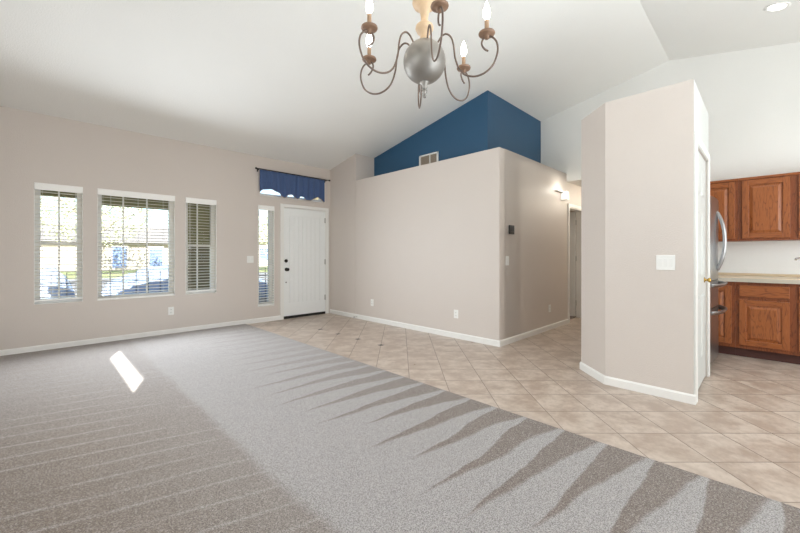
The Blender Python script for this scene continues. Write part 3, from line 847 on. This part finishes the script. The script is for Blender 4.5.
# ------------------------------------------------------------------ switches, outlets, thermostat
def plate(name, face, at, w, h, z, label, cat, group=None, rockers=0, sockets=0):
    """face 'x-': plate on a wall facing -x at X=at[0], centred on Y=at[1]; 'y-': facing -y"""
    X_, Y_ = at
    r_ = thing(name, (X_, Y_, z - h / 2), label, cat, group)
    def bx(mb, a0, a1, d0, d1, z0, z1, bev=0):
        if face == 'x-': mb.box(X_ - d1, X_ - d0, Y_ + a0, Y_ + a1, z0, z1, bev)
        else: mb.box(X_ + a0, X_ + a1, Y_ - d1, Y_ - d0, z0, z1, bev)
    mb = MB(); bx(mb, -w / 2, w / 2, 0, 0.006, z - h / 2, z + h / 2, 0.002); mb.build('cover_plate', M['plastic'], r_)
    for i in range(rockers):
        c_ = (i - (rockers - 1) / 2) * (w / rockers) * 0.86
        mb = MB(); bx(mb, c_ - 0.0125, c_ + 0.0125, 0.006, 0.0085, z - 0.032, z + 0.032, 0.001); mb.build('rocker', M['white'], r_)
    for s_ in range(sockets):
        zc = z + (0.02 if s_ == 0 else -0.02)
        mb = MB(); bx(mb, -0.016, 0.016, 0.006, 0.0075, zc - 0.0135, zc + 0.0135, 0.001); so = mb.build('socket', M['white'], r_)
        mb = MB(); bx(mb, -0.008, -0.0055, 0.0072, 0.008, zc - 0.002, zc + 0.006); bx(mb, 0.0055, 0.008, 0.0072, 0.008, zc - 0.002, zc + 0.006); bx(mb, -0.002, 0.002, 0.0072, 0.008, zc - 0.009, zc - 0.005); mb.build('slots', M['slot'], so)
    return r_
plate('light_switch', 'y-', (wx(2.459), YW), 0.107, 0.112, wz(1.049), 'white double rocker switch beside the sidelight window', 'light switch', None, 2)
plate('light_switch', 'x-', (3.49, 0.561), 0.122, 0.117, 1.0605, 'white triple rocker switch plate on the pantry column', 'light switch', None, 3)
plate('light_switch', 'y-', (4.172, YH), 0.075, 0.117, 1.048, 'white single switch on the hall wall below the thermostat', 'light switch', None, 1)
plate('wall_outlet', 'y-', (wx(1.332), YW), 0.07, 0.112, wz(0.325), 'white outlet under the gap right of the picture window', 'outlet', 'white wall outlets', 0, 2)
plate('wall_outlet', 'x-', (X1, 4.69), 0.07, 0.112, 0.318, 'white outlet on the entry wall nearer the entry door', 'outlet', 'white wall outlets', 0, 2)
plate('wall_outlet', 'x-', (X1, 2.95), 0.07, 0.112, 0.325, 'white outlet on the entry wall near its outer corner', 'outlet', 'white wall outlets', 0, 2)
plate('wall_outlet', 'y-', (5.44, YH), 0.07, 0.112, 0.32, 'white outlet low on the hall wall', 'outlet', 'white wall outlets', 0, 2)

th = thing('thermostat', (4.25, YH, 1.385), 'small black wall thermostat with a grey screen on the hall wall', 'thermostat')
mb = MB(); mb.box(4.200, 4.300, YH - 0.010, YH, 1.390, 1.490, 0.002); mb.build('mounting_plate', M['nickel'], th)
mb = MB(); mb.box(4.192, 4.308, YH - 0.030, YH - 0.0101, 1.382, 1.497, 0.004); mb.build('housing', M['black'], th)
mb = MB(); mb.box(4.212, 4.292, YH - 0.0312, YH - 0.0301, 1.425, 1.480); mb.build('display', M['screen'], th)

ch = thing('light_fixture', (5.89, YH, 1.985), 'small white boxy light fixture glowing high on the hall wall', 'wall light')
mb = MB(); mb.box(5.855, 5.925, YH - 0.105, YH, 1.985, 2.115, 0.006); mb.build('housing', M['plastic'], ch)
mb = MB(); mb.box(5.868, 5.912, YH - 0.095, YH - 0.03, 2.1152, 2.1185); mb.build('lens', M['downlight'], ch)
mb = MB(); mb.box(5.62, 5.8545, YH - 0.055, YH, 2.105, 2.115, 0.002); mb.build('bracket', M['plastic'], ch)
light('wall_light_glow', 'POINT', (5.72, YH - 0.13, 2.135), 1.6, (1.0, 0.95, 0.86), shadow_soft_size=0.03)

ds = thing('door_stop', (X1 - BT, 5.09, 0.025), 'little metal door stop on the entry baseboard', 'door stop')
mb = MB(); mb.lathe([(0.010, 0), (0.010, 0.003), (0.0045, 0.006), (0.0045, 0.055)], (X1 - BT, 5.09, 0.035), 10, (-1, 0, 0)); mb.build('spring', M['nickel'], ds)
mb = MB(); mb.lathe([(0.007, 0.0), (0.008, 0.004), (0.007, 0.014), (0, 0.015)], (X1 - BT - 0.055, 5.09, 0.035), 10, (-1, 0, 0)); mb.build('rubber_tip', M['rubber'], ds)

# ------------------------------------------------------------------ chandelier
cdep, crt = 1.73, 0.116
CX = 0.7042 * cdep + 0.7100 * crt; CY = 0.7100 * cdep - 0.7042 * crt; CZ = 1.12 + 0.917
chd = thing('chandelier', (CX, CY, CZ), 'six-armed chandelier with a silver ball body and glowing candle bulbs', 'chandelier')
mb = MB(); mb.lathe([(0, -0.100)] + [(0.1005 * math.sin(a), -0.1 * math.cos(a)) for a in [PI * i / 28 for i in range(1, 28)]] + [(0, 0.1)], (CX, CY, CZ), 40); mb.build('ball_body', M['silver'], chd)
mb = MB(); mb.lathe([(0.030, 0.090), (0.024, 0.104), (0.021, 0.122), (0.022, 0.135), (0.036, 0.142), (0.043, 0.156), (0.041, 0.170), (0.030, 0.180), (0.019, 0.184), (0.017, 0.205), (0.021, 0.232), (0.030, 0.250), (0.050, 0.262), (0.058, 0.278), (0.056, 0.296), (0.042, 0.308), (0.022, 0.315), (0.018, 0.36), (0.026, 0.40), (0.030, 0.44), (0.018, 0.48), (0.012, 0.50), (0, 0.50)], (CX, CY, CZ), 32); mb.build('turned_stem', M['turned'], chd)
mb = MB(); mb.lathe([(0, -0.172), (0.006, -0.170), (0.009, -0.160), (0.006, -0.152), (0.012, -0.146), (0.013, -0.136), (0.009, -0.130), (0.014, -0.122), (0.014, -0.108), (0.022, -0.102), (0.024, -0.092), (0, -0.090)], (CX, CY, CZ), 20); mb.build('bottom_finial', M['silver'], chd)
mb = MB(); mb.tube([(CX, CY, CZ + 0.49), (CX, CY, ceil_z(CY) - 0.03)], 0.006, 8); mb.build('hanging_rod', M['ironarm'], chd)
mb = MB(); mb.lathe([(0.006, -0.06), (0.03, -0.05), (0.06, -0.02), (0.064, 0.012), (0, 0.012)], (CX, CY, ceil_z(CY) - 0.01), 24); mb.build('ceiling_canopy', M['ironarm'], chd)
ARM = [(0.055, 0.062), (0.068, 0.082), (0.084, 0.103), (0.103, 0.110), (0.122, 0.098), (0.134, 0.076), (0.142, 0.040), (0.148, -0.010), (0.166, -0.064), (0.192, -0.095), (0.226, -0.110), (0.258, -0.111), (0.288, -0.101), (0.316, -0.078), (0.332, -0.045), (0.339, -0.010), (0.334, 0.022), (0.318, 0.045), (0.298, 0.055), (0.279, 0.051), (0.269, 0.034), (0.272, 0.016), (0.283, 0.000), (0.297, -0.010)]
def spline(P, n=6):
    out = []
    for i in range(len(P) - 1):
        p0, p1, p2, p3 = P[max(i - 1, 0)], P[i], P[i + 1], P[min(i + 2, len(P) - 1)]
        for k in range(n):
            t = k / n
            out.append(tuple(0.5 * (2 * p1[a] + (p2[a] - p0[a]) * t + (2 * p0[a] - 5 * p1[a] + 4 * p2[a] - p3[a]) * t * t + (3 * p1[a] - p0[a] - 3 * p2[a] + p3[a]) * t ** 3) for a in (0, 1)))
    return out + [P[-1]]
ARMS = spline(ARM, 4)
for kk in range(6):
    an = R((-82, -22, 41, 92, 159, 211)[kk])          # measured from the picture's right-hand direction
    dr_, df_ = math.cos(an), math.sin(an)
    ex, ey = 0.7100 * dr_ + 0.7042 * df_, -0.7042 * dr_ + 0.7100 * df_
    P3 = lambda r_, z_: (CX + ex * r_, CY + ey * r_, CZ + z_)
    mb = MB(); mb.tube([P3(r_, z_) for r_, z_ in ARMS], 0.0042, 8); arm = mb.build('arm', M['ironarm'], chd)
    c0 = P3(0.291, 0.0)
    mb = MB(); mb.lathe([(0, 0.044), (0.009, 0.045), (0.011, 0.052), (0.016, 0.058), (0.026, 0.061), (0.034, 0.063), (0.0365, 0.068), (0.035, 0.073), (0.026, 0.075), (0.013, 0.073), (0, 0.073)], c0, 24); mb.build('bobeche', M['bobeche'], arm)
    mb = MB(); mb.lathe([(0, 0.0731), (0.0095, 0.0731), (0.0095, 0.127), (0.007, 0.129), (0, 0.129)], c0, 14); mb.build('candle_sleeve', M['sleeve'], arm)
    mb = MB(); mb.lathe([(0.006, 0.1291), (0.010, 0.136), (0.0155, 0.148), (0.0165, 0.160), (0.014, 0.176), (0.009, 0.193), (0.004, 0.208), (0, 0.214)], c0, 16); mb.build('candle_bulb', M['bulb'], arm)
light('chandelier_glow', 'POINT', (CX, CY, CZ + 0.24), 1.5, (1.0, 0.88, 0.70), shadow_soft_size=0.25)

# ------------------------------------------------------------------ outdoors
GZ = -0.16
mb = MB(); mb.box(-60, 70, YW + 0.17, 16, GZ - 0.3, GZ); struct(mb.build('ground', M['gravel']), 'pale gravel front yard', 'ground')
mb = MB(); mb.box(-60, 70, 16.002, 26, GZ - 0.3, GZ - 0.01); struct(mb.build('ground_street', M['street']), 'grey street beyond the yard', 'street')
mb = MB(); mb.box(-60, 70, 26.002, 90, GZ - 0.3, GZ); struct(mb.build('ground_far', M['lawn']), 'pale lawn of the houses opposite', 'ground')
mb = MB(); mb.box(-1.0, 7.5, YW + 0.17, YW + 2.1, GZ, -0.02, 0.01); struct(mb.build('ground_porch', M['concrete']), 'concrete porch slab in front of the door', 'porch')
mb = MB(); mb.box(1.93, 2.62, YW + 1.45, YW + 1.95, -0.02, 2.5); tag(mb.build('porch_pillar', M['stuccotan']), 'thick tan stucco porch pillar outside the right narrow window', 'pillar')

def house(x0, x1, y0, y1, h, label, wins):
    r_ = thing('neighbor_house', ((x0 + x1) / 2, (y0 + y1) / 2, GZ), label, 'house', 'houses across the street')
    mb = MB(); mb.box(x0, x1, y0, y1, GZ, h); mb.build('house_wall', M['stucco'], r_)
    e = 0.6; zc = h + 1.9; ym = (y0 + y1) / 2
    mb = MB(); bmv = mb.bm
    a = [bmv.verts.new(p) for p in ((x0 - e, y0 - e, h), (x1 + e, y0 - e, h), (x1 + e, y1 + e, h), (x0 - e, y1 + e, h), (x0 + 3, ym, zc), (x1 - 3, ym, zc))]
    for f in ((0, 1, 5, 4), (1, 2, 5), (2, 3, 4, 5), (3, 0, 4), (3, 2, 1, 0)): bmv.faces.new([a[i] for i in f])
    mb.build('house_roof', M['roof'], r_)
    for (a_, b_, c_, d_) in wins:
        mb = MB(); mb.box(a_, b_, y0 - 0.06, y0 + 0.02, c_, d_); w_ = mb.build('house_window', M['bluegrey'], r_)
        mb = MB(); mb.box(a_ - 0.1, b_ + 0.1, y0 - 0.09, y0 - 0.061, d_, d_ + 0.1); mb.build('window_surround', M['vinyl'], w_)
house(-5.0, 13.0, 40.0, 52.0, 2.2, 'pale stucco house with grey hip roof seen through the picture window', [(4.5, 5.5, 0.0, 1.85), (7.2, 8.2, 0.1, 1.85), (-1.6, -0.2, 0.3, 1.8)])
house(16.5, 30.0, 41.0, 42.0, 2.6, 'pale stucco house seen through the sidelight', [(18.0, 20.0, 0.6, 2.0), (23, 26, 0.0, 2.1)])

def tree(x, y, h, r, label, mat, n=4500, trunk=True, group='trees across the street', flat=0.75, ls=0.10):
    r_ = thing('street_tree', (x, y, GZ), label, 'tree', group)
    rnd = random.Random(int(x * 31 + y * 7))
    mb = MB(); mb.tube([(x, y, GZ), (x + 0.05, y, h * 0.3), (x - 0.1, y + 0.1, h * 0.6), (x, y, h * 0.85)], [0.16, 0.13, 0.09, 0.03], 8)
    for q in range(6):
        a = q * 1.05; mb.tube([(x, y, h * (0.3 + 0.05 * q)), (x + math.cos(a) * r * 0.4, y + math.sin(a) * r * 0.4, h * (0.5 + 0.05 * q)), (x + math.cos(a) * r * 0.8, y + math.sin(a) * r * 0.8, h * (0.6 + 0.05 * q))], [0.07, 0.05, 0.02], 6)
    mb.build('trunk', M['bark'], r_)
    mb = MB()
    for i in range(n):
        while True:
            p = Vector((rnd.uniform(-1, 1), rnd.uniform(-1, 1), rnd.uniform(-1, 1)))
            if 0.25 < p.length < 1: break
        c_ = Vector((x, y, h - r * flat)) + Vector((p.x * r, p.y * r, p.z * r * flat))
        d = Vector((rnd.uniform(-1, 1), rnd.uniform(-1, 1), rnd.uniform(-1, 1))).normalized(); e_ = d.orthogonal().normalized() * ls * rnd.uniform(.6, 1.3); g_ = d.cross(e_) * 0.5
        mb.quad(c_ - e_, c_ + g_, c_ + e_, c_ - g_)
    mb.build('foliage', mat, r_)
tree(2.35, 30.5, 7.0, 3.6, 'pale yellow-green tree left of the opposite house', M['leafy'])
tree(9.6, 32.0, 7.6, 2.8, 'pale green tree before the right end of the opposite house', M['leafy'])
tree(14.2, 27.0, 5.2, 2.9, 'green tree seen through the sidelight blind', M['leafy'], 3500)

def sun_shade(op, zb, label):
    x0, x1, z0, z1 = op
    r_ = thing('sun_shade', ((x0 + x1) / 2, YW + 0.21, zb), label, 'roller shade', 'olive sun shades outside the front windows')
    mb = MB(); mb.box(x0 - 0.03, x1 + 0.03, YW + 0.205, YW + 0.208, zb + 0.02, z1 + 0.02); mb.build('shade_cloth', M['shade'], r_)
    mb = MB(); mb.tube([(x0 - 0.03, YW + 0.2065, zb + 0.012), (x1 + 0.03, YW + 0.2065, zb + 0.012)], 0.012, 8); mb.build('hem_bar', M['shade'], r_)
    mb = MB(); mb.tube([(x0 - 0.05, YW + 0.215, z1 + 0.05), (x1 + 0.05, YW + 0.215, z1 + 0.05)], 0.035, 12); mb.build('roller', M['shade'], r_)
sun_shade(WIN[0], wz(1.84), 'olive roller shade rolled nearly up outside the narrower, farther window from the door')
sun_shade(WIN[1], wz(1.775), 'wide olive roller shade rolled nearly up outside the picture window')
sun_shade(WIN[2], wz(1.255), 'olive roller shade let down over the upper half of its narrow window')
mb = MB(); mb.box(5.0, 5.25, YW + 0.17, YW + 3.2, GZ, 2.6); struct(mb.build('wall_outside', M['stuccotan']), 'tan stucco wing wall beside the entry porch', 'wall')
fn = thing('iron_fence', (2, 8.9, GZ), 'dark wrought iron picket fence across the front yard', 'fence')
mb = MB(); mb.box(-2, 4.2, 8.89, 8.91, GZ + 0.06, GZ + 0.085); mb.box(-2, 4.2, 8.89, 8.91, 0.60, 0.615); mb.build('fence_rails', M['fence'], fn)
mb = MB()
for i in range(30):
    x_ = -1.9 + i * 0.205; mb.box(x_ - 0.006, x_ + 0.006, 8.893, 8.907, GZ, 0.80)
mb.build('pickets', M['fence'], fn)
def shrub(x, y, rx, rz, label):
    rnd = random.Random(int(x * 100 + y))
    mb = MB(); bmesh.ops.create_icosphere(mb.bm, subdivisions=4, radius=1)
    for v_ in mb.bm.verts:
        k_ = 1 + 0.06 * math.sin(v_.co.x * 9 + x) * math.sin(v_.co.y * 8 + 1) + rnd.uniform(-0.035, 0.035)
        v_.co = Vector((x + v_.co.x * rx * k_, y + v_.co.y * rx * 0.7 * k_, GZ + max(v_.co.z, -0.05) * rz * k_ + 0.05))
    return tag(mb.build('garden_shrub', M['leafd']), label, 'shrub', 'rounded shrubs in the front yard')
shrub(3.0, 11.2, 2.0, 1.02, 'wide blue-grey rounded shrub low behind the picture window blind')
shrub(0.16, 10.6, 0.40, 0.95, 'small blue-grey rounded shrub low behind the leftmost blind')
